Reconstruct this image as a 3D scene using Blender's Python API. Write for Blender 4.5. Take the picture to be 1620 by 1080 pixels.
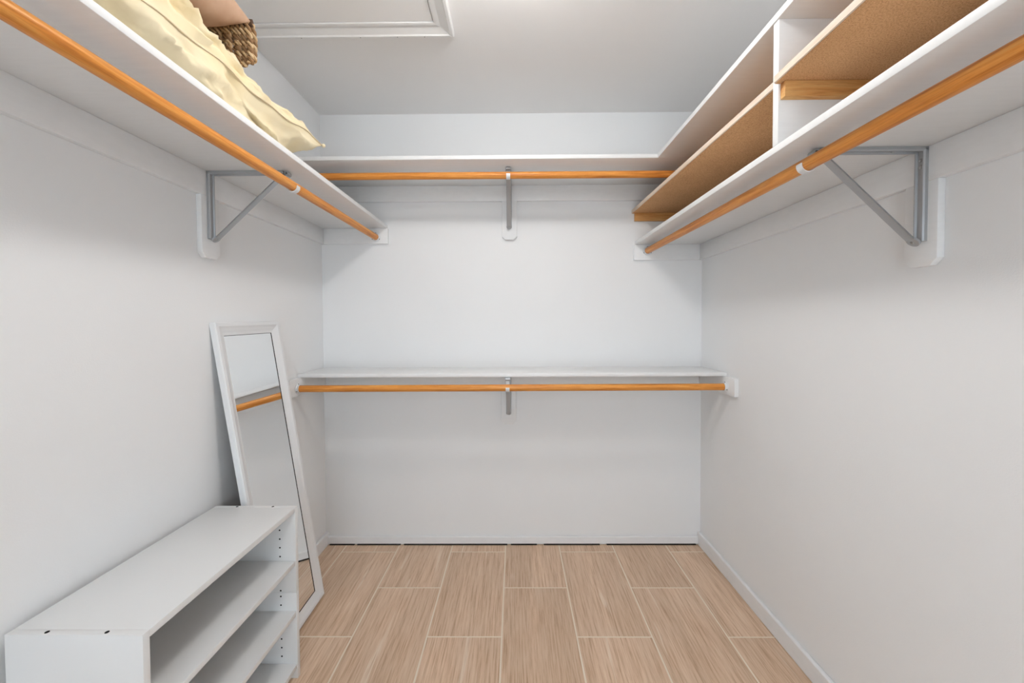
import bpy, bmesh, math, random
from mathutils import Vector, Matrix, noise

for o in list(bpy.data.objects):
    bpy.data.objects.remove(o)
SC = bpy.context.scene
COL = SC.collection

# ------------------------------------------------------------------ camera
F_PX, PITCH, YAW, ROLL, CAM_Z, PP_Y = 638.6, -0.02408, 0.00769, 0.00470, 1.2714, -13.28
def rotz(a): return Matrix.Rotation(a, 3, 'Z')
def rotx(a): return Matrix.Rotation(a, 3, 'X')
def roty(a): return Matrix.Rotation(a, 3, 'Y')
R = rotz(YAW) @ rotx(PITCH) @ roty(ROLL)
cam_data = bpy.data.cameras.new('camera')
cam_data.sensor_fit = 'HORIZONTAL'
cam_data.sensor_width = 36.0
cam_data.lens = 36.0 * F_PX / 1620.0
cam_data.shift_y = PP_Y / 1620.0
cam_data.clip_start = 0.02
cam = bpy.data.objects.new('camera', cam_data)
COL.objects.link(cam)
m = Matrix((R.col[0], R.col[2], -R.col[1])).transposed().to_4x4()
m.translation = Vector((0, 0, CAM_Z))
cam.matrix_world = m
SC.camera = cam

# ------------------------------------------------------------------ light
LAMP_POWER = 38.0           # emission strength of the ceiling lamp's opal dome
DAY = (0.78, 0.90, 1.0, 1)  # daylight in the room beyond the doorway
DAY_POWER = 4.9
world = bpy.data.worlds.new('world')
SC.world = world
world.use_nodes = True
bgn = world.node_tree.nodes['Background']
bgn.inputs[0].default_value = DAY
bgn.inputs[1].default_value = DAY_POWER

SC.view_settings.view_transform = 'Standard'
SC.view_settings.look = 'None'
SC.view_settings.gamma = 1.0
SC.view_settings.use_curve_mapping = False
SC.view_settings.exposure = 0.0

# ------------------------------------------------------------------ room size (metres)
XL, XR, YB, YF, H = -1.097, 1.057, 2.298, -1.70, 2.451

# ------------------------------------------------------------------ materials
def mat(name, col, rough=0.5, metal=0.0, spec=0.5):
    mt = bpy.data.materials.new(name)
    mt.use_nodes = True
    b = mt.node_tree.nodes['Principled BSDF']
    b.inputs['Base Color'].default_value = (*col, 1)
    b.inputs['Roughness'].default_value = rough
    b.inputs['Metallic'].default_value = metal
    b.inputs['Specular IOR Level'].default_value = spec
    return mt

def N(mt, t, **kw):
    n = mt.node_tree.nodes.new(t)
    for k, v in kw.items():
        setattr(n, k, v)
    return n

def L(mt, a, b):
    mt.node_tree.links.new(a, b)

def coords(mt, scale, rnd=False):
    tc = N(mt, 'ShaderNodeTexCoord')
    mp = N(mt, 'ShaderNodeMapping')
    mp.inputs['Scale'].default_value = scale
    L(mt, tc.outputs['Object'], mp.inputs['Vector'])
    if rnd:
        oi = N(mt, 'ShaderNodeObjectInfo')
        ml = N(mt, 'ShaderNodeMath', operation='MULTIPLY')
        ml.inputs[1].default_value = 37.0
        L(mt, oi.outputs['Random'], ml.inputs[0])
        cb = N(mt, 'ShaderNodeCombineXYZ')
        for i in range(3):
            L(mt, ml.outputs[0], cb.inputs[i])
        L(mt, cb.outputs[0], mp.inputs['Location'])
    return mp.outputs['Vector']

def noise_tex(mt, vec, scale, detail=3, rough=0.5, dist=0.0):
    n = N(mt, 'ShaderNodeTexNoise')
    n.inputs['Scale'].default_value = scale
    n.inputs['Detail'].default_value = detail
    n.inputs['Roughness'].default_value = rough
    n.inputs['Distortion'].default_value = dist
    L(mt, vec, n.inputs['Vector'])
    return n.outputs['Fac']

def ramp(mt, fac, stops):
    r = N(mt, 'ShaderNodeValToRGB')
    e = r.color_ramp.elements
    while len(e) < len(stops):
        e.new(0.5)
    for el, (p, c) in zip(e, stops):
        el.position = p
        el.color = (*c, 1) if len(c) == 3 else c
    L(mt, fac, r.inputs['Fac'])
    return r.outputs['Color']

def bump(mt, h, strength, dist):
    b = N(mt, 'ShaderNodeBump')
    b.inputs['Strength'].default_value = strength
    b.inputs['Distance'].default_value = dist
    L(mt, h, b.inputs['Height'])
    L(mt, b.outputs['Normal'], mt.node_tree.nodes['Principled BSDF'].inputs['Normal'])

def basecol(mt, c):
    L(mt, c, mt.node_tree.nodes['Principled BSDF'].inputs['Base Color'])

def mix(mt, fac, a, b, blend='MIX'):
    n = N(mt, 'ShaderNodeMix', data_type='RGBA', blend_type=blend)
    for sock, v in ((n.inputs[0], fac), (n.inputs[6], a), (n.inputs[7], b)):
        if isinstance(v, (int, float)):
            sock.default_value = v
        elif isinstance(v, tuple):
            sock.default_value = (*v, 1)
        else:
            L(mt, v, sock)
    return n.outputs[2]

def wall_material(name, col, st):
    w = mat(name, col, 0.55, spec=0.3)
    v = coords(w, (1, 1, 1))
    bump(w, noise_tex(w, v, 260, 2, 0.5), st, 0.002)
    c = noise_tex(w, v, 2.2, 3)
    basecol(w, ramp(w, c, [(0.3, tuple(x * 0.985 for x in col)), (0.7, col)]))
    return w
M_WALL = wall_material('wall_paint', (0.88, 0.88, 0.88), 0.12)
M_CEIL = wall_material('ceiling_paint', (0.92, 0.90, 0.885), 0.10)

def painted(name, col, scale, st):
    w = mat(name, col, 0.38, spec=0.45)
    v = coords(w, scale)
    n = noise_tex(w, v, 22, 4, 0.6)
    bump(w, n, st, 0.002)
    basecol(w, ramp(w, n, [(0.3, tuple(x * 0.97 for x in col)), (0.65, col)]))
    return w
M_PAINT_X = painted('white_gloss_paint', (0.87, 0.87, 0.868), (0.6, 4, 4), 0.035)
M_PAINT_Y = M_PAINT_X
M_CLEAT = painted('white_cleat_paint', (0.87, 0.87, 0.868), (1, 1, 3), 0.06)
M_TRIM = painted('trim_paint', (0.86, 0.86, 0.865), (1, 1, 2), 0.06)
M_CASING = painted('hatch_casing_paint', (0.87, 0.855, 0.84), (1, 1, 1), 0.05)
M_LAMINATE = mat('white_laminate', (0.80, 0.80, 0.795), 0.42, spec=0.45)
M_MIRROR_FRAME = mat('white_mirror_frame', (0.83, 0.835, 0.84), 0.35)
M_GLASS = mat('mirror_glass', (0.90, 0.91, 0.91), 0.02, metal=1.0)
M_BACKING = mat('hardboard_backing', (0.13, 0.075, 0.04), 0.8)
M_HOLE = mat('dark_hole', (0.02, 0.02, 0.02), 0.9, spec=0.1)
M_GAP_SHADE = mat('dark_gap_and_shade', (0.05, 0.045, 0.04), 0.9, spec=0.1)
M_PLASTIC = mat('white_plastic', (0.80, 0.81, 0.82), 0.35)
M_STEEL = mat('zinc_steel', (0.44, 0.455, 0.47), 0.40, metal=0.6)
v = coords(M_STEEL, (60, 60, 6))
bump(M_STEEL, noise_tex(M_STEEL, v, 4, 2), 0.05, 0.001)
M_SCREW = mat('screw_steel', (0.45, 0.46, 0.47), 0.3, metal=1.0)

def wood(name, dark, mid, light, scale, rough=0.35):
    w = mat(name, mid, rough, spec=0.3)
    v = coords(w, scale, True)
    n1 = noise_tex(w, v, 3.0, 5, 0.6, 0.6)
    n2 = noise_tex(w, v, 16.0, 3, 0.6, 0.2)
    c1 = ramp(w, n1, [(0.28, dark), (0.48, mid), (0.72, light)])
    c2 = ramp(w, n2, [(0.3, (0.72, 0.66, 0.6)), (0.6, (1, 1, 1))])
    basecol(w, mix(w, 0.55, c1, c2, 'MULTIPLY'))
    bump(w, n2, 0.05, 0.001)
    return w
M_ROD = wood('varnished_dowel', (0.50, 0.15, 0.025), (0.75, 0.29, 0.055), (0.88, 0.42, 0.11), (34, 34, 1.3))
M_PINE = wood('pine_strip', (0.36, 0.12, 0.025), (0.66, 0.32, 0.10), (0.78, 0.48, 0.20), (1.6, 12, 20), 0.5)

M_CHIP = mat('particleboard', (0.40, 0.24, 0.12), 0.85, spec=0.15)
v = coords(M_CHIP, (1, 1, 1), True)
n1 = noise_tex(M_CHIP, v, 330, 3, 0.7)
n2 = noise_tex(M_CHIP, v, 6, 2, 0.5)
c1 = ramp(M_CHIP, n1, [(0.28, (0.42, 0.20, 0.085)), (0.46, (0.71, 0.40, 0.19)), (0.68, (0.84, 0.53, 0.29))])
c2 = ramp(M_CHIP, n2, [(0.3, (0.88, 0.86, 0.84)), (0.7, (1, 1, 1))])
basecol(M_CHIP, mix(M_CHIP, 1.0, c1, c2, 'MULTIPLY'))
bump(M_CHIP, n1, 0.25, 0.001)
M_EDGE = mat('pale_edge_band', (0.76, 0.62, 0.50), 0.55)
v = coords(M_EDGE, (40, 4, 40))
n1 = noise_tex(M_EDGE, v, 2, 3)
basecol(M_EDGE, ramp(M_EDGE, n1, [(0.3, (0.72, 0.56, 0.43)), (0.7, (0.80, 0.69, 0.58))]))

M_GROUT = mat('grout', (0.84, 0.73, 0.60), 0.85, spec=0.2)
M_TILE = mat('wood_look_tile', (0.48, 0.33, 0.22), 0.38, spec=0.4)
v = coords(M_TILE, (34, 1.3, 1), True)
fine = noise_tex(M_TILE, v, 4.5, 6, 0.65, 0.15)
v2 = coords(M_TILE, (10, 0.75, 1), True)
vein = noise_tex(M_TILE, v2, 2.0, 3, 0.5, 0.8)
broad = noise_tex(M_TILE, v2, 0.8, 2, 0.5, 0.2)
cf = ramp(M_TILE, fine, [(0.30, (0.500, 0.305, 0.182)), (0.50, (0.715, 0.505, 0.350)), (0.70, (0.810, 0.620, 0.460))])
cv = ramp(M_TILE, vein, [(0.655, (0, 0, 0)), (0.70, (1, 1, 1)), (0.72, (1, 1, 1)), (0.76, (0, 0, 0))])
cb = ramp(M_TILE, broad, [(0.3, (0.88, 0.87, 0.86)), (0.7, (1.05, 1.05, 1.06))])
vm = N(M_TILE, 'ShaderNodeMath', operation='MULTIPLY')
L(M_TILE, cv, vm.inputs[0]); vm.inputs[1].default_value = 0.65
cc = mix(M_TILE, vm.outputs[0], cf, (0.85, 0.71, 0.57))
basecol(M_TILE, mix(M_TILE, 1.0, cc, cb, 'MULTIPLY'))
bump(M_TILE, fine, 0.06, 0.001)

M_CREAM = mat('cream_cotton', (0.82, 0.72, 0.52), 0.85, spec=0.15)
M_CREAM.node_tree.nodes['Principled BSDF'].inputs['Sheen Weight'].default_value = 0.15
v = coords(M_CREAM, (1, 1, 1))
basecol(M_CREAM, ramp(M_CREAM, noise_tex(M_CREAM, v, 7, 3), [(0.3, (0.82, 0.67, 0.40)), (0.7, (0.86, 0.75, 0.53))]))
bump(M_CREAM, noise_tex(M_CREAM, v, 900, 2), 0.1, 0.001)
M_SEAM = mat('cream_seam', (0.80, 0.67, 0.47), 0.85, spec=0.1)
M_TAN = mat('tan_velvet', (0.56, 0.36, 0.25), 0.9, spec=0.1)
v = coords(M_TAN, (1, 1, 1))
basecol(M_TAN, ramp(M_TAN, noise_tex(M_TAN, v, 9, 4), [(0.35, (0.46, 0.28, 0.18)), (0.65, (0.62, 0.42, 0.30))]))
M_CORD = mat('straw_cord', (0.62, 0.42, 0.22), 0.6)
v = coords(M_CORD, (1, 1, 1), True)
basecol(M_CORD, ramp(M_CORD, noise_tex(M_CORD, v, 90, 2), [(0.3, (0.48, 0.28, 0.12)), (0.7, (0.76, 0.58, 0.36))]))
M_CORD2 = mat('brown_cord', (0.30, 0.17, 0.08), 0.6)
M_BRAID = mat('dark_braid', (0.10, 0.06, 0.04), 0.9, spec=0.1)
M_LAMP = mat('opal_glass_lit', (0.9, 0.9, 0.88), 0.4)
bs = M_LAMP.node_tree.nodes['Principled BSDF']
bs.inputs['Emission Color'].default_value = (1.0, 0.995, 0.985, 1)
bs.inputs['Emission Strength'].default_value = LAMP_POWER

# ------------------------------------------------------------------ builders
def tag(o, label=None, cat=None, group=None, kind=None):
    if label: o['label'] = label
    if cat: o['category'] = cat
    if group: o['group'] = group
    if kind: o['kind'] = kind
    return o

def thing(name, label, cat, loc, rz=0.0, group=None):
    e = bpy.data.objects.new(name, None)
    e.empty_display_size = 0.05
    e.location = loc
    e.rotation_euler = (0, 0, rz)
    COL.objects.link(e)
    return tag(e, label, cat, group)

def link(name, me, mt, parent=None, loc=(0, 0, 0), rot=(0, 0, 0)):
    o = bpy.data.objects.new(name, me)
    if mt is not None and not me.materials:
        me.materials.append(mt)
    COL.objects.link(o)
    o.location = loc
    o.rotation_euler = rot
    if parent is not None:
        o.parent = parent
    return o

def smooth(me, ang=0.6):
    for p in me.polygons:
        p.use_smooth = True
    try:
        me.set_sharp_from_angle(angle=ang)
    except Exception:
        pass

def box_mesh(sx, sy, sz, bev=0.0, seg=2):
    bm = bmesh.new()
    bmesh.ops.create_cube(bm, size=1)
    bmesh.ops.scale(bm, vec=(sx, sy, sz), verts=bm.verts)
    if bev > 0:
        bmesh.ops.bevel(bm, geom=bm.edges[:], offset=bev, segments=seg, affect='EDGES', profile=0.5)
    me = bpy.data.meshes.new('box')
    bm.to_mesh(me); bm.free()
    if bev > 0: smooth(me)
    return me

def box(name, x0, x1, y0, y1, z0, z1, mt, parent=None, bev=0.0, seg=2):
    """axis-aligned board given in world coordinates (parents here are unrotated empties)"""
    me = box_mesh(x1 - x0, y1 - y0, z1 - z0, bev, seg)
    c = Vector(((x0 + x1) / 2, (y0 + y1) / 2, (z0 + z1) / 2))
    if parent is not None:
        c = c - parent.location
    return link(name, me, mt, parent, c)

def prism(pts, h, bev=0.0):
    """polygon in local XY extruded 0..h along Z"""
    bm = bmesh.new()
    vs = [bm.verts.new((x, y, 0)) for x, y in pts]
    f = bm.faces.new(vs)
    r = bmesh.ops.extrude_face_region(bm, geom=[f])
    bmesh.ops.translate(bm, vec=(0, 0, h), verts=[g for g in r['geom'] if isinstance(g, bmesh.types.BMVert)])
    bmesh.ops.recalc_face_normals(bm, faces=bm.faces[:])
    if bev > 0:
        bmesh.ops.bevel(bm, geom=bm.edges[:], offset=bev, segments=2, affect='EDGES', profile=0.5)
    me = bpy.data.meshes.new('prism')
    bm.to_mesh(me); bm.free()
    if bev > 0: smooth(me)
    return me

def lathe(prof, n=32):
    """profile (r, z) turned round Z"""
    bm = bmesh.new()
    rings = []
    for r, z in prof:
        if r < 1e-6:
            rings.append([bm.verts.new((0, 0, z))])
        else:
            rings.append([bm.verts.new((r * math.cos(2 * math.pi * i / n), r * math.sin(2 * math.pi * i / n), z)) for i in range(n)])
    for a, b in zip(rings, rings[1:]):
        for i in range(n):
            j = (i + 1) % n
            if len(a) == 1 and len(b) == 1: continue
            if len(a) == 1: bm.faces.new((a[0], b[i], b[j]))
            elif len(b) == 1: bm.faces.new((a[i], b[0], a[j]))
            else: bm.faces.new((a[i], b[i], b[j], a[j]))
    bmesh.ops.recalc_face_normals(bm, faces=bm.faces[:])
    me = bpy.data.meshes.new('lathe')
    bm.to_mesh(me); bm.free()
    smooth(me, 0.7)
    return me

def sweep(path, sec, up=Vector((0, 1, 0)), closed=True):
    """cross-section [(a, b)] swept along a path; a along 'up', b along up x tangent"""
    bm = bmesh.new()
    rings = []
    for i, p in enumerate(path):
        p = Vector(p)
        t = (Vector(path[min(i + 1, len(path) - 1)]) - Vector(path[max(i - 1, 0)])).normalized()
        u = (up - t * up.dot(t)).normalized()
        w = t.cross(u)
        rings.append([bm.verts.new(p + u * a + w * b) for a, b in sec])
    k = len(sec)
    for a, b in zip(rings, rings[1:]):
        for i in range(k):
            bm.faces.new((a[i], a[(i + 1) % k], b[(i + 1) % k], b[i]))
    bm.faces.new(rings[0]); bm.faces.new(rings[-1])
    bmesh.ops.recalc_face_normals(bm, faces=bm.faces[:])
    me = bpy.data.meshes.new('sweep')
    bm.to_mesh(me); bm.free()
    smooth(me, 0.6)
    return me

def struct(name, x0, x1, y0, y1, z0, z1, mt, bev=0.0):
    o = box(name, x0, x1, y0, y1, z0, z1, mt, None, bev)
    o['kind'] = 'structure'
    return o

# ------------------------------------------------------------------ setting
T = 0.10
floor = struct('floor', XL - T, XR + T, YF - T, YB + T, -0.10, -0.0005, M_GROUT)
struct('ceiling', XL - T, XR + T, YF - T, YB + T, H, H + 0.08, M_CEIL)
struct('wall_left', XL - T, XL, YF, YB, -0.0005, H, M_WALL)
struct('wall_right', XR, XR + T, YF, YB, -0.0005, H, M_WALL)
struct('wall_back', XL - T, XR + T, YB, YB + T, -0.0005, H, M_WALL)
# unseen front wall; its distance and open doorway width are set to steer the daylight
DX, DH = 0.50, 2.10
bm = bmesh.new()
def bm_box(bm, x0, x1, y0, y1, z0, z1):
    r = bmesh.ops.create_cube(bm, size=1)
    for vv in r['verts']:
        vv.co = Vector(((x0 + x1) / 2 + vv.co.x * (x1 - x0), (y0 + y1) / 2 + vv.co.y * (y1 - y0), (z0 + z1) / 2 + vv.co.z * (z1 - z0)))
bm_box(bm, XL - T, -DX, YF - T, YF, -0.0005, H)
bm_box(bm, DX, XR + T, YF - T, YF, -0.0005, H)
bm_box(bm, -DX, DX, YF - T, YF, DH, H)
me = bpy.data.meshes.new('wall_front'); bm.to_mesh(me); bm.free()
tag(link('wall_front', me, M_WALL), kind='structure')
# door casing on the closet side
bm = bmesh.new()
bm_box(bm, -DX - 0.06, -DX, YF, YF + 0.014, 0, DH + 0.06)
bm_box(bm, DX, DX + 0.06, YF, YF + 0.014, 0, DH + 0.06)
bm_box(bm, -DX, DX, YF, YF + 0.014, DH, DH + 0.06)
me = bpy.data.meshes.new('door_casing'); bm.to_mesh(me); bm.free()
tag(link('trim_1', me, M_TRIM), kind='structure')

# baseboards: slightly off the floor, sides taller with an eased top
def base_profile(t, h):
    return [(0.002, 0), (t, 0), (t, h - 0.005), (t - 0.002, h - 0.0015), (t - 0.005, h), (0.002, h)]
def baseboard(name, along, h, t, z0, a, b, side):
    pr = base_profile(t, h)
    bm = bmesh.new()
    ends = []
    for s in (a, b):
        ring = []
        for d, z in pr:
            if side == 'back': co = (s, YB - d, z0 + z)
            elif side == 'left': co = (XL + d, s, z0 + z)
            else: co = (XR - d, s, z0 + z)
            ring.append(bm.verts.new(co))
        ends.append(ring)
    k = len(pr)
    for i in range(k):
        bm.faces.new((ends[0][i], ends[0][(i + 1) % k], ends[1][(i + 1) % k], ends[1][i]))
    bm.faces.new(ends[0]); bm.faces.new(ends[1])
    bmesh.ops.recalc_face_normals(bm, faces=bm.faces[:])
    me = bpy.data.meshes.new(name); bm.to_mesh(me); bm.free()
    return tag(link(name, me, M_TRIM), kind='structure')
baseboard('baseboard_back', 'x', 0.043, 0.011, 0.008, XL + 0.0155, XR - 0.0155, 'back')
baseboard('baseboard_left', 'y', 0.072, 0.0155, 0.002, YF, YB, 'left')
baseboard('baseboard_right', 'y', 0.072, 0.0155, 0.002, YF, YB, 'right')

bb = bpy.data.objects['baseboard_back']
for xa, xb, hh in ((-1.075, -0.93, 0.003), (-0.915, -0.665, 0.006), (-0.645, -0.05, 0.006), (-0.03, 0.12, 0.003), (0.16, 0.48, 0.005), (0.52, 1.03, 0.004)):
    box('joint_shade_strip', xa, xb, YB - 0.0130, YB - 0.0005, 0.0003, hh * 0.7, M_GAP_SHADE, bb)  # solid dark strips paint the gap's shade and grime under the baseboard
# floor tiles, 12 x 24 inch, half-bond
P, LT, X0, R0, G = 0.3048, 0.6096, -0.9739, 2.218, 0.0025
for k in range(-1, 7):
    xa, xb = X0 + k * P, X0 + (k + 1) * P
    xa, xb = max(xa, XL + 0.001), min(xb, XR - 0.001)
    off = 0.0 if k % 2 == 0 else 0.5
    for j in range(-1, 9):
        y1 = R0 - (j + off - 1) * LT
        y0 = y1 - LT
        ya, yb = max(y0, YF), min(y1, YB - 0.001)
        if yb - ya < 0.02: continue
        me = box_mesh(xb - xa - 2 * G, yb - ya - 2 * G, 0.010, 0.0012, 1)
        me.materials.append(M_TILE)
        t = link('floor_tile', me, None, floor, Vector(((xa + xb) / 2, (ya + yb) / 2, -0.0050)) - floor.location)

# ------------------------------------------------------------------ attic hatch in the ceiling
HX0, HX1, HY0, HY1 = -1.027, -0.311, 0.90, 1.596
hatch = thing('attic_hatch', 'off-white attic hatch with moulded casing set in the ceiling', 'hatch', ((HX0 + HX1) / 2, (HY0 + HY1) / 2, H))
box('hatch_panel', HX0 + 0.004, HX1 - 0.004, HY0 + 0.004, HY1 - 0.003, H - 0.005, H - 0.0002, M_CEIL, hatch)
# casing profile: u outwards from the opening (0..0.07), w = drop below the ceiling
CP = [(0.0, 0.0), (0.0, 0.009), (0.005, 0.011), (0.018, 0.011), (0.022, 0.009), (0.040, 0.014), (0.052, 0.017), (0.056, 0.021), (0.066, 0.021), (0.070, 0.017), (0.070, 0.0)]
def casing(x0, y0, x1, y1, ox, oy, m0, m1):
    """one length of casing along (x0,y0)-(x1,y1), outward (ox,oy), mitre factors m0,m1"""
    d = Vector((x1 - x0, y1 - y0)).normalized()
    bm = bmesh.new(); rings = []
    for px, py, mm in ((x0, y0, -m0), (x1, y1, m1)):
        rings.append([bm.verts.new((px + ox * u + d.x * u * mm - hatch.location.x, py + oy * u + d.y * u * mm - hatch.location.y, -w)) for u, w in CP])
    k = len(CP)
    for i in range(k):
        bm.faces.new((rings[0][i], rings[0][(i + 1) % k], rings[1][(i + 1) % k], rings[1][i]))
    bm.faces.new(rings[0]); bm.faces.new(rings[1])
    bmesh.ops.recalc_face_normals(bm, faces=bm.faces[:])
    me = bpy.data.meshes.new('casing'); bm.to_mesh(me); bm.free(); smooth(me, 0.5)
    return link('casing', me, M_CASING, hatch)
casing(HX0, HY1, HX1, HY1, 0, 1, 0.97, 0.97)
casing(HX0, HY0, HX1, HY0, 0, -1, 0.97, 0.97)
casing(HX1, HY0, HX1, HY1, 1, 0, 0.97, 0.97)
casing(HX0, HY0, HX0, HY1, -1, 0, 0.97, 0.97)
nail = lathe([(0, -0.0005), (0.0016, -0.0005), (0.0016, 0.001), (0, 0.001)], 8)
nail.materials.append(M_GAP_SHADE)
for nx in (-0.86, -0.62, -0.47, -0.36):
    link('nail_hole', nail, None, hatch, (nx - hatch.location.x, HY1 + 0.061 - hatch.location.y, -0.0215))

# ------------------------------------------------------------------ ceiling lamp (above the frame)
lamp = thing('ceiling_light', 'round opal glass ceiling light on a white metal base', 'ceiling light', (0.0, 1.06, H))
link('lamp_base', lathe([(0, 0), (0.110, 0), (0.110, -0.014), (0.062, -0.022), (0.062, -0.034), (0, -0.034)], 40), M_PLASTIC, lamp)
dome = [(0.060, -0.030)] + [(0.150 * math.cos(a), -0.082 + 0.050 * math.sin(a)) for a in [math.radians(62 - 15.2 * i) for i in range(10)]] + [(0, -0.132)]
link('lamp_dome', lathe(dome, 40), M_LAMP, lamp)

# ------------------------------------------------------------------ shelves
CT, CH = 0.019, 0.0865   # cleat thickness and height
def plate_mesh(w, h, t, ch):
    """backing plate: origin top centre, width along local X, height down -Z, out along -Y, lower corners chamfered"""
    pts = [(-w / 2, 0), (-w / 2, -h + ch), (-w / 2 + ch, -h), (w / 2 - ch, -h), (w / 2, -h + ch), (w / 2, 0)]
    me = prism(pts, t, 0.0015)
    me.transform(Matrix.Rotation(math.pi / 2, 4, 'X'))
    return me

def plate(parent, pos, rz, h, rounded=0.018):
    return link('bracket_plate', plate_mesh(0.084, h, CT, rounded), M_CLEAT, parent, Vector(pos) - parent.location, (0, 0, rz))

ZL, ZR_, ZT, ZLO = 1.810, 1.710, 2.044, 1.003
BT = 0.019
XFL, XFR, YFT, YFLO = -0.7205, 0.6765, 1.917, 2.014

sl = thing('wall_shelf', 'white painted shelf holding the cream pillow', 'shelf', (XL, 1.0, ZL - CH))
box('shelf_board', XL, XFL, YF, YB, ZL, ZL + BT, M_PAINT_Y, sl, 0.0025)
box('cleat', XL, XL + CT, YF, YB, ZL - CH, ZL, M_CLEAT, sl, 0.0015)
box('cleat', XL + CT, -0.714, YB - CT, YB, ZL - CH, ZL, M_CLEAT, sl, 0.0015)
plate(sl, (XL, 1.434, ZL - CH), math.pi / 2, 0.217)

sr = thing('wall_shelf', 'white painted shelf below the brown particleboard shelves and their divider', 'shelf', (XR, 1.0, ZR_ - CH))
box('shelf_board', XFR, XR, YF, YB, ZR_, ZR_ + BT, M_PAINT_Y, sr, 0.0025)
box('cleat', XR - CT, XR, YF, YB, ZR_ - CH, ZR_, M_CLEAT, sr, 0.0015)
box('cleat', 0.669, XR - CT, YB - CT, YB, ZR_ - CH, ZR_, M_CLEAT, sr, 0.0015)
plate(sr, (XR, 1.047, ZR_ - CH), -math.pi / 2, 0.212)

st = thing('wall_shelf', 'white painted top shelf spanning wall to wall just below the ceiling', 'shelf', (0, YB, ZT - CH))
box('shelf_board', XL, XR, YFT, YB, ZT, ZT + BT, M_PAINT_X, st, 0.002)
box('cleat', XL, XR, YB - CT, YB, ZT - CH, ZT, M_CLEAT, st, 0.0015)
plate(st, (-0.0285, YB, ZT - CH), 0, 0.216)
st2 = box('wall_shelf', XFR - 0.004, XR, YF, YFT - 0.0006, ZT, ZT + BT, M_PAINT_Y, None, 0.002)
tag(st2, 'white painted top shelf above the divider and the brown particleboard shelves', 'shelf')

so = thing('wall_shelf', 'low white shelf spanning wall to wall at mid height', 'shelf', (0, YB, ZLO - CH))
box('shelf_board', XL + 0.001, XR - 0.001, YFLO, YB, ZLO, ZLO + BT, M_PAINT_X, so, 0.0025)
box('cleat', XL + CT, XR - CT, YB - CT, YB, ZLO - CH, ZLO - 0.0005, M_CLEAT, so, 0.0015)
box('cleat', XL, XL + CT, 1.913, YB, ZLO - CH, ZLO - 0.0005, M_CLEAT, so, 0.0015)
box('cleat', XR - CT, XR, 1.913, YB, ZLO - CH, ZLO - 0.0005, M_CLEAT, so, 0.0015)
plate(so, (-0.037, YB, ZLO - CH), 0, 0.217, 0.020)

# ------------------------------------------------------------------ divider and particleboard shelves
DY0, DY1 = 1.053, 1.075
dv = box('shelf_divider', XFR, XR, DY0, DY1, ZR_ + BT, ZT, M_PAINT_X, None, 0.0012)
tag(dv, 'white upright divider board between the two brown particleboard shelves', 'divider')

def chip_shelf(label, y0, y1, xf0, xf1, z0, cleat_y0, cleat_y1, cleat_x, cz0):
    t = thing('particleboard_shelf', label, 'shelf', (XR - 0.18, (y0 + y1) / 2, z0))
    bm = bmesh.new()
    def board(xa0, xa1, xb, za, zb):
        vs = [bm.verts.new(c) for c in ((xa0, y0, za), (xb[0], y0, za), (xb[1], y1, za), (xa1, y1, za), (xa0, y0, zb), (xb[0], y0, zb), (xb[1], y1, zb), (xa1, y1, zb))]
        for f in ((0, 1, 2, 3), (4, 5, 6, 7), (0, 1, 5, 4), (1, 2, 6, 5), (2, 3, 7, 6), (3, 0, 4, 7)):
            bm.faces.new([vs[i] for i in f])
        bmesh.ops.recalc_face_normals(bm, faces=bm.faces[:])
    board(xf0 + 0.004, xf1 + 0.004, (XR, XR), z0, z0 + 0.019)
    bmesh.ops.translate(bm, vec=-t.location, verts=bm.verts)
    me = bpy.data.meshes.new('chip'); bm.to_mesh(me); bm.free()
    link('board', me, M_CHIP, t)
    bm = bmesh.new()
    board(xf0, xf1, (xf0 + 0.004, xf1 + 0.004), z0 - 0.0002, z0 + 0.0192)
    bmesh.ops.translate(bm, vec=-t.location, verts=bm.verts)
    bmesh.ops.bevel(bm, geom=bm.edges[:], offset=0.0015, segments=2, affect='EDGES')
    me = bpy.data.meshes.new('edge'); bm.to_mesh(me); bm.free()
    tag(link('edge_band', me, M_EDGE, t), 'pale cream front edge band')
    c = box('cleat', cleat_x, XR - 0.004, cleat_y0, cleat_y1, cz0, z0 - 0.0005, M_PINE, t, 0.0012)
    c['label'] = 'bare orange pine cleat'
    return t
chip_shelf('brown particleboard shelf between the divider and the wall behind the hanging rods', 1.0765, YB - 0.002, 0.684, 0.659, 1.886, YB - 0.0205, YB - 0.0015, 0.674, 1.842)
chip_shelf('brown particleboard shelf resting on a pine cleat fixed to the divider', YF + 0.01, 1.051, 0.663, 0.663, 1.879, DY0 - 0.0195, DY0 - 0.0005, 0.681, 1.839)

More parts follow.
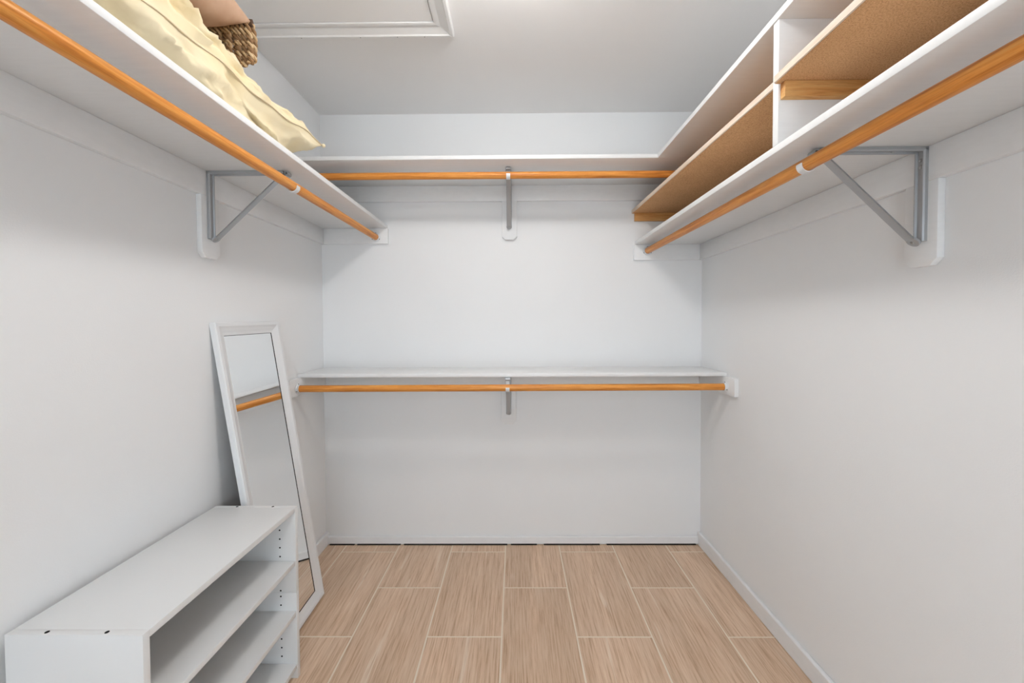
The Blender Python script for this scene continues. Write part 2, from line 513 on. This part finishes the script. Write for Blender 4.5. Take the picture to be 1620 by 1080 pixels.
# ------------------------------------------------------------------ rods with sockets
RR = 0.0168
screw_me = lathe([(0, 0.0), (0.003, 0.0), (0.0028, 0.0012), (0.001, 0.0020), (0, 0.0020)], 10)
screw_me.materials.append(M_GAP_SHADE)
def socket_mesh():
    me = lathe([(RR + 0.0006, 0), (RR + 0.0085, 0), (RR + 0.0085, 0.003), (RR + 0.005, 0.005), (RR + 0.004, 0.013), (RR + 0.0012, 0.013), (RR + 0.0006, 0.004), (RR + 0.0006, 0)], 32)
    me.materials.append(M_PLASTIC)
    return me
SOCK = socket_mesh()
def rod(label, p0, p1, socks, sag=0.0):
    p0, p1 = Vector(p0), Vector(p1)
    d = p1 - p0; ln = d.length
    t = thing('closet_rod', label, 'closet rod', (p0 + p1) / 2 - Vector((0, 0, RR)))
    q = d.to_track_quat('Z', 'Y')
    n, m_ = 28, 16
    bm = bmesh.new(); rings = []
    for i in range(m_ + 1):
        s = -ln / 2 + ln * i / m_
        dz = -sag * (1 - (2 * s / ln) ** 2)
        ofs = q.inverted() @ Vector((0, 0, dz))
        rings.append([bm.verts.new((RR * math.cos(2 * math.pi * k / n) + ofs.x, RR * math.sin(2 * math.pi * k / n) + ofs.y, s)) for k in range(n)])
    for a, b in zip(rings, rings[1:]):
        for k in range(n):
            bm.faces.new((a[k], a[(k + 1) % n], b[(k + 1) % n], b[k]))
    bm.faces.new(rings[0]); bm.faces.new(rings[-1])
    bmesh.ops.recalc_face_normals(bm, faces=bm.faces[:])
    me = bpy.data.meshes.new('dowel'); bm.to_mesh(me); bm.free(); smooth(me, 0.8)
    o = link('dowel', me, M_ROD, t, (0, 0, RR))
    o.rotation_mode = 'QUATERNION'; o.rotation_quaternion = q
    for s, flip in socks:
        so_ = link('rod_socket', SOCK, None, t, Vector((0, 0, RR)) + (d.normalized() * (s * (ln / 2 - 0.0005))))
        so_.rotation_mode = 'QUATERNION'
        so_.rotation_quaternion = (d.normalized() * -s).to_track_quat('Z', 'Y')
        for k in range(3):
            a = math.radians(90 + 120 * k)
            link('screw', screw_me, None, so_, ((RR + 0.0055) * math.cos(a), (RR + 0.0055) * math.sin(a), 0.0043))
    return t
XRL, ZRL = -0.780, 1.763
XRR, ZRR = 0.743, 1.668
rod('varnished wooden hanging rod under the shelf with the cream pillow', (XRL, YF + 0.001, ZRL - 0.012), (XRL, YB - CT - 0.0005, ZRL - 0.004), [(1, 0)], 0.0)
rod('varnished wooden hanging rod under the shelf below the particleboard shelves', (XRR, YF + 0.001, ZRR - 0.004), (XRR, YB - CT - 0.0005, ZRR + 0.006), [(1, 0)], 0.0)
rod('varnished wooden hanging rod under the wall-to-wall top shelf', (XL + 0.001, 1.99, 1.994), (XR - 0.001, 1.99, 1.994), [])
rod('varnished wooden hanging rod under the low mid-height shelf', (XL + CT + 0.0005, 1.982, 0.953), (XR - CT - 0.0005, 1.990, 0.954), [(1, 0), (-1, 0)])

# ------------------------------------------------------------------ steel shelf-and-rod brackets
U = [(-0.0140, 0.0), (-0.0140, 0.008), (-0.0115, 0.011), (-0.0080, 0.011), (-0.0060, 0.0065), (0.0060, 0.0065), (0.0080, 0.011), (0.0115, 0.011), (0.0140, 0.008), (0.0140, 0.0)]
def bracket(label, pos, rz, reach, rod_drop):
    """local: wall at x=0, room towards +x, shelf underside at z=0"""
    t = thing('shelf_bracket', label, 'bracket', pos, rz, 'steel shelf brackets')
    leg = sweep([(0.0002, 0, -0.004), (0.0002, 0, -0.125), (0.0002, 0, -0.236)], [(a, -b) for a, b in U])
    # orient channel so its open side faces the room
    for vv in leg.vertices:
        vv.co.x = abs(vv.co.x)
    link('wall_leg', leg, M_STEEL, t)
    arm = sweep([(0.0, 0, -0.0004), (0.12, 0, -0.0004), (reach - 0.030, 0, -0.0004)], U)
    for vv in arm.vertices:
        vv.co.z = -abs(vv.co.z)
    link('arm', arm, M_STEEL, t)
    # diagonal brace: pressed strip, narrow in the middle and round-ended
    a0, a1 = Vector((0.0215, 0, -0.236)), Vector((reach - 0.045, 0, -0.0205))
    dd = (a1 - a0); ln = dd.length; dn = dd.normalized()
    path = [a0 + dn * (ln * s) for s in (0, 0.04, 0.10, 0.25, 0.5, 0.75, 0.93, 1.0)]
    hexs = [(-0.0112, -0.003), (-0.008, 0.0035), (0.008, 0.0035), (0.0112, -0.003), (0.007, -0.0035), (-0.007, -0.0035)]
    link('brace', sweep(path, hexs), M_STEEL, t)
    ev = Vector((0, 1, 0))
    nrm = dn.cross(ev)
    if nrm.x < 0: nrm = -nrm
    eye = lathe([(0, -0.0035), (0.0145, -0.0035), (0.0145, 0.002), (0.012, 0.0036), (0, 0.0036)], 20)
    e = link('brace_eye', eye, M_STEEL, t, a0)
    e.rotation_mode = 'QUATERNION'; e.rotation_quaternion = nrm.to_track_quat('Z', 'Y')
    rv = lathe([(0, 0), (0.005, 0), (0.0045, 0.002), (0.002, 0.0035), (0, 0.0038)], 14)
    r = link('rivet', rv, M_SCREW, t, a0 + nrm * 0.0036)
    r.rotation_mode = 'QUATERNION'; r.rotation_quaternion = nrm.to_track_quat('Z', 'Y')
    # screws: two in the leg, one in the arm
    for x, z, ax in ((0.0066, -0.030, 'x'), (0.0066, -0.047, 'x'), (0.075, -0.0072, 'z')):
        s_ = link('screw', rv, M_SCREW, t, (x, 0, z))
        s_.rotation_euler = (0, math.pi / 2, 0) if ax == 'x' else (math.pi, 0, 0)
    # rod hook: strap that leaves the arm and cradles the rod from below
    rc = Vector((reach, 0, -rod_drop))
    rad = RR + 0.0016
    pts = [Vector((reach - 0.055, 0, -0.012)), Vector((reach - 0.040, 0, -0.013)), Vector((reach - 0.026, 0, -0.018))]
    for i in range(17):
        a = math.radians(165 + i * (205 / 16))
        pts.append(rc + Vector((rad * math.cos(a), 0, rad * math.sin(a))))
    h = link('rod_hook', sweep(pts, [(-0.0095, -0.0014), (-0.0095, 0.0014), (0.0095, 0.0014), (0.0095, -0.0014)]), M_PLASTIC, t)
    h['label'] = 'pale curved rod cradle'
    pe = lathe([(0.0035, -0.011), (0.0075, -0.011), (0.0075, 0.011), (0.0035, 0.011), (0.0035, -0.011)], 18)
    link('hook_pivot', pe, M_STEEL, t, (reach - 0.018, 0, -0.010), (math.pi / 2, 0, 0))
    return t
bracket('grey steel bracket beside the leaning mirror, propping the shelf with the cream pillow', (XL + CT, 1.430, ZL), 0, XRL - (XL + CT), ZL - (ZRL - 0.0078))
bracket('grey steel bracket propping the shelf below the particleboard shelves', (XR - CT, 1.043, ZR_), math.pi, (XR - CT) - XRR, ZR_ - (ZRR + 0.0016))
bracket('grey steel bracket at the middle of the wall-to-wall top shelf', (-0.030, YB - CT, ZT), -math.pi / 2, YB - CT - 1.99, ZT - 1.994)
bracket('grey steel bracket at the middle of the low mid-height shelf', (-0.038, YB - CT, ZLO), -math.pi / 2, YB - CT - 1.986, ZLO - 0.9535)

# ------------------------------------------------------------------ low open shelf unit
CX0, CX1, CY0, CY1, CZ = -1.080, -0.786, 0.827, 1.431, 0.620
PT = 0.0165
cab = thing('shelf_unit', 'low white laminate open shelf unit standing against the wall', 'shelf unit', ((CX0 + CX1) / 2, (CY0 + CY1) / 2, 0))
SPLIT = 0.313
box('top_panel', CX0, CX1, CY0 + PT, CY1 - PT, CZ - PT, CZ, M_LAMINATE, cab, 0.0006)
for ya in (CY0, CY1 - PT):
    box('side_panel', CX0, CX1, ya, ya + PT, SPLIT, CZ, M_LAMINATE, cab, 0.0008)
    box('side_panel', CX0, CX1, ya, ya + PT, 0.0005, SPLIT - 0.0008, M_LAMINATE, cab, 0.0008)
for zt in (0.428, 0.246, 0.054):
    box('shelf', CX0 + 0.006, CX1 - 0.002, CY0 + PT + 0.0006, CY1 - PT - 0.0006, zt - PT, zt, M_LAMINATE, cab, 0.0008)
box('kick_board', CX1 - 0.04, CX1 - 0.028, CY0 + PT, CY1 - PT, 0.001, 0.054 - PT, M_LAMINATE, cab)
box('back_panel', CX0 + 0.0005, CX0 + 0.0055, CY0 + PT + 0.0003, CY1 - PT - 0.0003, 0.02, CZ - PT - 0.0003, M_LAMINATE, cab)
peg = lathe([(0, 0), (0.0030, 0), (0.0030, 0.0004), (0, 0.0004)], 10)
peg.materials.append(M_HOLE)
for z in (0.539, 0.507, 0.476, 0.444, 0.3205, 0.2995, 0.268, 0.1446, 0.113, 0.0815):
    for x in (-0.842, -1.02):
        link('peg_hole', peg, None, cab, Vector((x, CY1 - PT - 0.0003, z)) - cab.location, (math.pi / 2, 0, 0))
        link('peg_hole', peg, None, cab, Vector((x, CY0 + PT + 0.0003, z)) - cab.location, (-math.pi / 2, 0, 0))
scr = lathe([(0, 0), (0.0042, 0), (0.0042, 0.0005), (0, 0.0005)], 12)
scr.materials.append(M_HOLE)
for y in (CY0 + PT / 2, CY1 - PT / 2):
    for x in (-0.998, -0.8695):
        link('screw_hole', scr, None, cab, Vector((x, y, CZ)) - cab.location)

# ------------------------------------------------------------------ leaning mirror
MW, MH, MT = 0.393, 1.290, 0.022
mir = thing('leaning_mirror', 'tall white-framed mirror leaning against the wall behind the shelf unit', 'mirror', (-0.8965, 1.6585, 0.0))
lean = math.asin((-0.8965 + 1.0765) / MH)
# local: x = outward normal (front), y = width, z = up along the glass; front face at x=0
ml = Matrix.Rotation(-lean, 4, 'Y') @ Matrix.Rotation(math.radians(1.02), 4, 'X')
mir.rotation_euler = ml.to_euler()
zoff = MT * math.sin(lean) + 0.004
mir.location.z = zoff
FW = 0.050
FP = [(0.0, -MT), (0.0, -0.004), (0.003, 0.0), (0.016, 0.0), (0.020, -0.003), (0.028, -0.005), (0.036, -0.010), (0.044, -0.011), (0.050, -0.013), (0.050, -MT)]
def rail(pa, pb, inward):
    """frame rail from corner pa to pb, profile u inwards, depth x; mitred"""
    pa, pb = Vector((0, *pa)), Vector((0, *pb)); inn = Vector((0, *inward))
    d = (pb - pa).normalized()
    bm = bmesh.new(); rings = []
    for p, s in ((pa, 1), (pb, -1)):
        rings.append([bm.verts.new(p + inn * u + d * (u * s) + Vector((x, 0, 0))) for u, x in FP])
    k = len(FP)
    for i in range(k):
        bm.faces.new((rings[0][i], rings[0][(i + 1) % k], rings[1][(i + 1) % k], rings[1][i]))
    bm.faces.new(rings[0]); bm.faces.new(rings[1])
    bmesh.ops.recalc_face_normals(bm, faces=bm.faces[:])
    me = bpy.data.meshes.new('rail'); bm.to_mesh(me); bm.free(); smooth(me, 0.45)
    return link('frame_rail', me, M_MIRROR_FRAME, mir)
h = MW / 2
rail((-h, 0), (h, 0), (0, 1)); rail((-h, MH), (h, MH), (0, -1))
rail((-h, 0), (-h, MH), (1, 0)); rail((h, 0), (h, MH), (-1, 0))
def lbox(name, x0, x1, y0, y1, z0, z1, mt, parent):
    return link(name, box_mesh(x1 - x0, y1 - y0, z1 - z0), mt, parent, ((x0 + x1) / 2, (y0 + y1) / 2, (z0 + z1) / 2))
lbox('mirror_glass', -0.0175, -0.0140, -h + FW - 0.004, h - FW + 0.004, FW - 0.004, MH - FW + 0.004, M_GLASS, mir)
for y0, y1, z0, z1 in ((-h + FW, h - FW, FW, FW + 0.0018), (-h + FW, h - FW, MH - FW - 0.0018, MH - FW), (h - FW - 0.0018, h - FW, FW, MH - FW)):
    lbox('rail_shade_line', -0.0139, -0.0125, y0, y1, z0, z1, M_GAP_SHADE, mir)  # dark strips paint the rail's shadow and reflection along the glass border
lbox('backing_board', -MT + 0.0005, -0.0180, -h + 0.02, h - 0.02, 0.02, MH - 0.02, M_BACKING, mir)

# ------------------------------------------------------------------ cream pillow on the shelf
random.seed(4)
PZ = ZL + BT
def ridge(x, y, s, seed):
    n = noise.noise(Vector((x * s, y * s, seed)))
    return 1.0 - abs(n) * 2.0
pc = Vector((-0.905, 1.02, PZ))
def pillow_point(a, b, side):
    hw, hl, ht = 0.178, 0.520, 0.118
    # outline: sides bow inwards a little so the corners stand out
    x = hw * a * (1 - 0.07 * (1 - b * b))
    y = hl * b * (1 - 0.07 * (1 - a * a))
    f = max(0.0, (1 - abs(a) ** 2.6)) ** 0.62 * max(0.0, (1 - abs(b) ** 3.2)) ** 0.60
    seam_z = 0.098 + 0.022 * b + 0.006 * math.sin(7 * b + 2 * a) + 0.004 * math.sin(17 * b + 1)
    if side > 0:
        z = seam_z + ht * f * (1.04 - 0.26 * b)
    else:
        z = seam_z - 0.125 * f
    # wrinkles: long folds along the pillow, deeper near the front seam
    w = 0
    edge = max(0.0, 1 - max(abs(a), abs(b)) ** 26)
    amp = 1.25 - 0.45 * b
    q = x + 0.30 * y + 0.035 * noise.noise(Vector((x * 5, y * 4, 2.0)))
    big = noise.noise(Vector((q * 11.0, y * 2.2, 1.7 + side)))
    w += 0.042 * (0.33 - abs(big))
    w += 0.016 * (0.45 - 1.6 * abs(noise.noise(Vector((q * 24.0, y * 4.5, 5.1 + side)))))
    w += 0.005 * (0.5 - 1.5 * abs(noise.noise(Vector((q * 48.0 - 9, y * 13.0, 9.1 + side)))))
    w += 0.010 * noise.noise(Vector((x * 9, y * 9, 4.0 + side)))
    z += w * amp * edge * side * (1.0 if side > 0 else 1.15)
    fa = noise.noise(Vector((z * 15 + y * 3.5, y * 4.0, 3.3 + side)))
    fb = noise.noise(Vector((z * 30 - y * 6.0, y * 9.0, 6.3)))
    fc = noise.noise(Vector((z * 60 + y * 9.0, y * 22.0, 8.3)))
    nx = (0.075 * (0.26 - abs(fa)) + 0.034 * (0.22 - abs(fb)) + 0.010 * (0.22 - abs(fc)) - 0.006) * amp * max(0.0, a) ** 0.7 * edge
    return Vector((x + nx, y, max(0.0015, z)))
def pillow_mesh(fn, na, nb):
    def warp(t):  # denser near the edges
        return math.sin(t * math.pi / 2) * 0.55 + t * 0.45
    bm = bmesh.new(); grid = {}
    for side in (1, -1):
        for i in range(na + 1):
            for j in range(nb + 1):
                border = i in (0, na) or j in (0, nb)
                if border and side == -1:
                    grid[(side, i, j)] = grid[(1, i, j)]
                    continue
                grid[(side, i, j)] = bm.verts.new(fn(warp(-1 + 2 * i / na), warp(-1 + 2 * j / nb), side))
    for side in (1, -1):
        for i in range(na):
            for j in range(nb):
                q = [grid[(side, i, j)], grid[(side, i + 1, j)], grid[(side, i + 1, j + 1)], grid[(side, i, j + 1)]]
                try: bm.faces.new(q if side > 0 else q[::-1])
                except ValueError: pass
    bmesh.ops.recalc_face_normals(bm, faces=bm.faces[:])
    me = bpy.data.meshes.new('pillow'); bm.to_mesh(me); bm.free()
    for p in me.polygons: p.use_smooth = True
    return me
pil = thing('pillow', 'wrinkled cream cotton pillow lying along the shelf', 'pillow', pc)
link('pillow_body', pillow_mesh(pillow_point, 56, 120), M_CREAM, pil)
sp = []
for i in range(61):
    b = -1 + 2 * i / 60
    sp.append(pillow_point(1.0, b, 1) + Vector((0.001, 0, 0)))
circ = [(0.0018 * math.cos(k * math.pi / 3), 0.0018 * math.sin(k * math.pi / 3)) for k in range(6)]
link('seam', sweep(sp, circ, Vector((0, 0, 1))), M_SEAM, pil)
sp = [pillow_point(-1 + 2 * i / 30, 1.0, 1) for i in range(31)]
link('seam', sweep(sp, circ, Vector((0, 0, 1))), M_SEAM, pil)
kn = lathe([(0, -0.007)] + [(0.007 * math.cos(a), 0.007 * math.sin(a)) for a in [math.radians(-60 + 20 * i) for i in range(7)]] + [(0, 0.007)], 14)
link('corner_knot', kn, M_CREAM, pil, pillow_point(1, 1, 1) + Vector((0.003, 0.003, 0)))

# ------------------------------------------------------------------ tan cushion with bullion fringe on top of the pillow
tc_ = Vector((-0.932, 1.028, PZ + 0.294))
def cushion_point(a, b, side):
    hw, hl, ht = 0.145, 0.200, 0.100
    x = hw * a * (1 - 0.05 * (1 - b * b))
    y = hl * b * (1 - 0.05 * (1 - a * a))
    f = max(0.0, (1 - abs(a) ** 2.4)) ** 0.6 * max(0.0, (1 - abs(b) ** 2.4)) ** 0.6
    edge = max(0.0, 1 - max(abs(a), abs(b)) ** 10)
    w = 0.007 * ridge(x * 1.5, y, 7.0, 11.0 + side) * edge
    z = 0.055 + side * (ht * f) * (1.0 if side > 0 else 0.75) + side * w
    return Vector((x, y, z))
cu = thing('fringed_cushion', 'tan cushion with twisted straw rope fringe lying on the cream pillow', 'cushion', tc_)
link('cushion_body', pillow_mesh(cushion_point, 32, 40), M_TAN, cu)
br = [cushion_point(-1 + 2 * i / 30, 1.0, 1) + Vector((0, 0.004, 0)) for i in range(31)]
tag(link('braid', sweep(br, [(0.012 * math.cos(k * math.pi / 4), 0.008 * math.sin(k * math.pi / 4)) for k in range(8)], Vector((0, 0, 1))), M_BRAID, cu), 'dark brown braid')
def cord_mesh(ln, r):
    bm = bmesh.new()
    for s in range(2):
        rings = []
        n = 34
        for i in range(n + 1):
            t = i / n
            ang = t * ln / 0.030 * 2 * math.pi + s * math.pi
            hang = Vector((0, 0.020 * math.sin(min(1.0, t * 2.2) * math.pi / 2), -ln * t))
            c = hang + Vector((r * 0.55 * math.cos(ang), r * 0.55 * math.sin(ang), 0))
            rings.append([bm.verts.new(c + Vector((r * 0.62 * math.cos(k * math.pi / 3), r * 0.62 * math.sin(k * math.pi / 3), 0))) for k in range(6)])
        for a, b in zip(rings, rings[1:]):
            for k in range(6):
                bm.faces.new((a[k], a[(k + 1) % 6], b[(k + 1) % 6], b[k]))
        bm.faces.new(rings[0]); bm.faces.new(rings[-1])
        for fc_ in bm.faces:
            if s == 0: fc_.tag = True
    for fc_ in bm.faces:
        fc_.material_index = 0 if fc_.tag else 1
    bmesh.ops.recalc_face_normals(bm, faces=bm.faces[:])
    me = bpy.data.meshes.new('cord'); bm.to_mesh(me); bm.free()
    for p in me.polygons: p.use_smooth = True
    me.materials.append(M_CORD); me.materials.append(M_CORD2)
    return me
cords = [cord_mesh(l_, 0.0088) for l_ in (0.100, 0.110, 0.118)]
for row, cnt in ((0, 20), (1, 19)):
    for i in range(cnt):
        a = -0.96 + 1.92 * (i + 0.5 * row) / 19
        p = cushion_point(a, 1.0, 1) + Vector((0, 0.008 - 0.012 * row, -0.002))
        link('fringe_cord', cords[random.randrange(3)], None, cu, p, (random.uniform(-0.05, 0.10), random.uniform(-0.07, 0.07), random.uniform(-1.5, 1.5) * 0.1))
